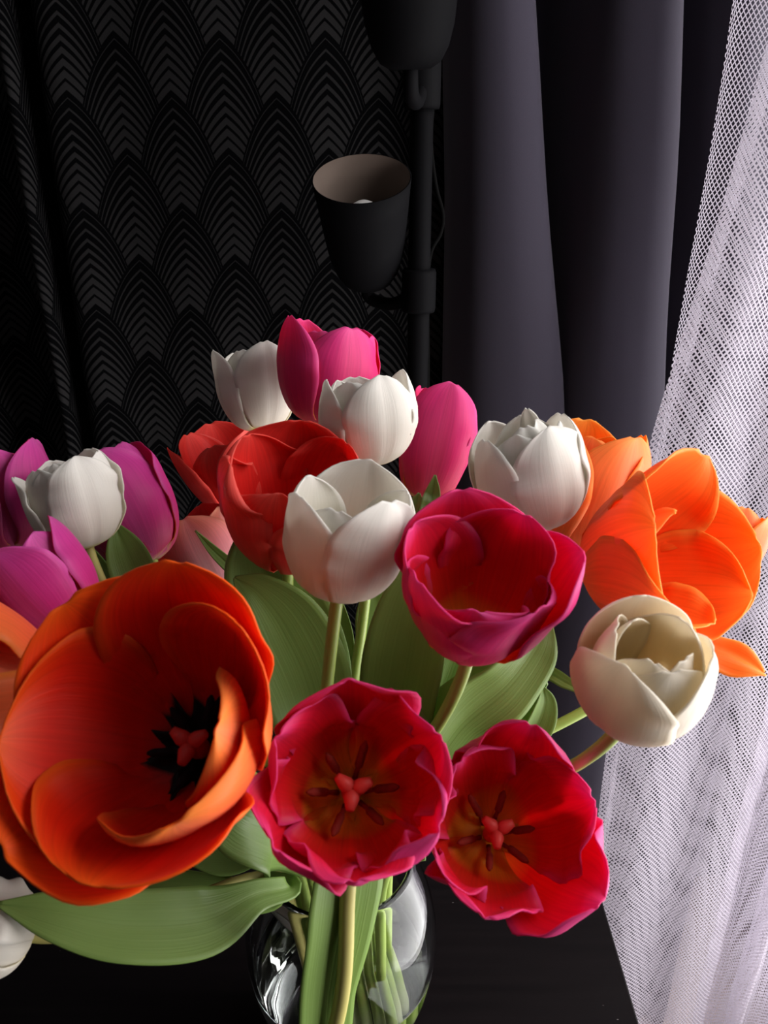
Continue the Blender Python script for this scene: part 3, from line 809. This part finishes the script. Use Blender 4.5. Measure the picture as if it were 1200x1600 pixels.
# --- 18 purple lower left
tulip('t18', 'purple_tulip', 'purple-pink closed tulip tucked below the yellow-based white tulip, above the huge orange bloom', 'purple', (122, 980, .408), (18, 848, .398), o=.1, fat=1.0, W=.42, seed=18, spin=30)
# --- 19 purple behind white left
tulip('t19', 'purple_tulip', 'purple-pink tulip between the yellow-based white tulip and the rose-pink one', 'purple', (238, 878, .515), (150, 712, .52), o=.06, fat=.9, W=.4, seed=19, spin=40)
# --- 20 red-orange back left
tulip('t20', 'red_tulip', 'shaded brick-red tulip with rounded petals behind the coral-red cup', 'coral', (386, 800, .70), (343, 672, .685), o=.32, fat=1.0, W=.42, seed=20,
      petals=[P(195, .15, 1.0, w=.9), P(110, .1, 1.1), P(30, .1, 1.0), P(150, .0, 1.08, True), P(265, .0, .9, True), P(320, .0, .95)])
# --- 21 pink with pale base
tulip('t21', 'pink_tulip', 'rose-pink tulip with whitish base below the brick-red tulip', 'pink', (352, 918, .605), (298, 800, .595), o=.22, fat=1.1, W=.42, seed=21,
      petals=[P(200, .5, 1.0, w=.9), P(275, .0, 1.0, w=1.0), P(330, .05, 1.0, True), P(20, .05, 1.05), P(90, .1, 1.05, True), P(150, .35, 1.1, w=1.0)])
# --- 22 orange far left
tulip('t22', 'orange_tulip', 'salmon and orange tulip turned away behind the huge orange bloom', 'orange', (85, 1105, .372), (-55, 1095, .347), o=.5, fat=1.15, W=.48, seed=22, Lmul=1.5,
      petals=[P(75, .05, 1.1, w=1.1), P(130, .1, 1.1, True), P(20, -.1, 1.0, True), P(200, .0, 1.0), P(265, .1, 1.1, True, w=1.1), P(320, -.1, 1.0)])
# --- 23 white lower left
tulip('t23', 'white_tulip', 'white tulip drooping low over the table past a long pale leaf', 'white', (50, 1462, .40), (-62, 1442, .385), o=.12, fat=1.35, W=.45, seed=23, spin=20, stem_mat_=STEM_YELLOW)

build_tulips()
# ------------------------------------------------------------------ leaves
leaf('t2', 1.0, [(508, 1640, .450), (512, 1560, .432), (528, 1460, .415), (540, 1385, .402), (548, 1300, .39), (552, 1230, .385)], [.017, .018, .021, .0225, .016, .002], LEAF, N=(.55, .1, .8), cup=.1, seed=1)
leaf('t23', .62, [(455, 1385, .46), (400, 1400, .44), (320, 1440, .415), (200, 1448, .395), (90, 1430, .382), (-5, 1412, .376)], [.006, .009, .017, .0165, .0115, .001], LEAF, N=(.05, .55, .8), cup=.15, seed=2)
leaf('t23', .64, [(424, 1400, .478), (320, 1398, .468), (250, 1394, .46), (190, 1395, .455)], [.008, .012, .012, .002], LEAF, N=(0, .3, .9), seed=3)
leaf('t1', .62, [(476, 1336, .472), (438, 1308, .446), (384, 1284, .42), (350, 1255, .41), (330, 1230, .405)], [.012, .021, .019, .012, .001], LEAF, N=(-.2, .5, .8), cup=.2, seed=4)
leaf('t22', .60, [(400, 1320, .47), (340, 1335, .458), (270, 1330, .445)], [.01, .012, .002], LEAF, N=(0, .5, .8), seed=5)
leaf('t5', .62, [(500, 1200, .47), (480, 1080, .455), (438, 985, .445), (400, 930, .44), (366, 902, .44)], [.016, .026, .025, .014, .001], LEAF, N=(.35, -.1, .9), cup=.25, seed=6)
leaf('t6', .62, [(490, 1180, .50), (480, 1050, .49), (440, 950, .485), (410, 880, .485), (395, 800, .49)], [.018, .026, .028, .024, .002], LEAF, N=(.3, 0, .9), seed=7)
leaf('t4', .6, [(615, 1200, .48), (625, 1090, .465), (640, 1000, .455), (655, 920, .45), (660, 850, .455)], [.018, .023, .023, .017, .001], LEAF, N=(-.3, 0, .9), cup=.3, seed=8)
leaf('t4', .58, [(660, 1210, .45), (720, 1130, .435), (790, 1070, .425), (835, 1010, .42), (860, 960, .425)], [.016, .021, .020, .014, .001], LEAF, N=(.55, .25, .7), cup=.2, seed=9)
leaf('t4', .6, [(640, 1190, .455), (700, 1110, .45), (760, 1060, .445), (800, 1020, .44)], [.012, .013, .010, .001], LEAF, N=(-.3, .6, .7), seed=10)
leaf('t10', .6, [(604, 1150, .525), (610, 1050, .53), (592, 960, .535), (580, 900, .54)], [.014, .02, .016, .001], LEAF, N=(.1, 0, .9), seed=11)
leaf('t10', .2, [(668, 800, .478), (676, 770, .475), (680, 742, .475)], [.006, .0045, .0005], LEAF, seed=12)
leaf('t10', .3, [(640, 850, .48), (648, 800, .475), (655, 770, .475)], [.006, .007, .0005], LEAF, seed=13)
leaf('t15', .55, [(770, 1190, .465), (820, 1110, .455), (850, 1056, .448), (885, 1068, .44), (914, 1086, .435)], [.004, .005, .0045, .004, .0005], LEAF, N=(.2, .5, .7), seed=14)
leaf('t15', .5, [(800, 1190, .455), (835, 1140, .448), (850, 1100, .446), (848, 1072, .446)], [.006, .0085, .007, .0005], LEAF, N=(.3, .2, .9), cup=.4, seed=15)
leaf('t16', .35, [(225, 960, .475), (212, 905, .47), (195, 860, .47), (178, 815, .475)], [.013, .013, .011, .001], LEAF, N=(.2, 0, .9), seed=16)
leaf('t16', .3, [(180, 980, .48), (150, 920, .48), (125, 870, .48), (108, 830, .48)], [.014, .016, .013, .001], LEAF, N=(-.2, 0, .9), seed=17)
leaf('t21', .25, [(398, 930, .55), (370, 895, .545), (335, 862, .543), (305, 829, .54)], [.0045, .0048, .0036, .0004], LEAF, N=(-.2, .3, .9), seed=18)
leaf('t3', .5, [(590, 1335, .46), (625, 1337, .45), (665, 1338, .445)], [.004, .0048, .002], LEAF, N=(0, .4, .9), seed=19)
leaf('t9', .55, [(522, 1180, .535), (524, 1080, .54), (522, 990, .545), (526, 920, .55)], [.012, .016, .014, .001], LEAF, N=(-.2, 0, .9), seed=20)
leaf('t11', .55, [(660, 1150, .485), (690, 1080, .472), (716, 1010, .466), (742, 950, .464)], [.011, .016, .015, .001], LEAF, N=(.2, .1, .9), seed=21)
leaf('t18', 1.0, [(428, 1412, .545), (450, 1438, .55), (472, 1466, .555)], [.0035, .004, .0006], DRIED, N=(0, .5, .8), seed=22)
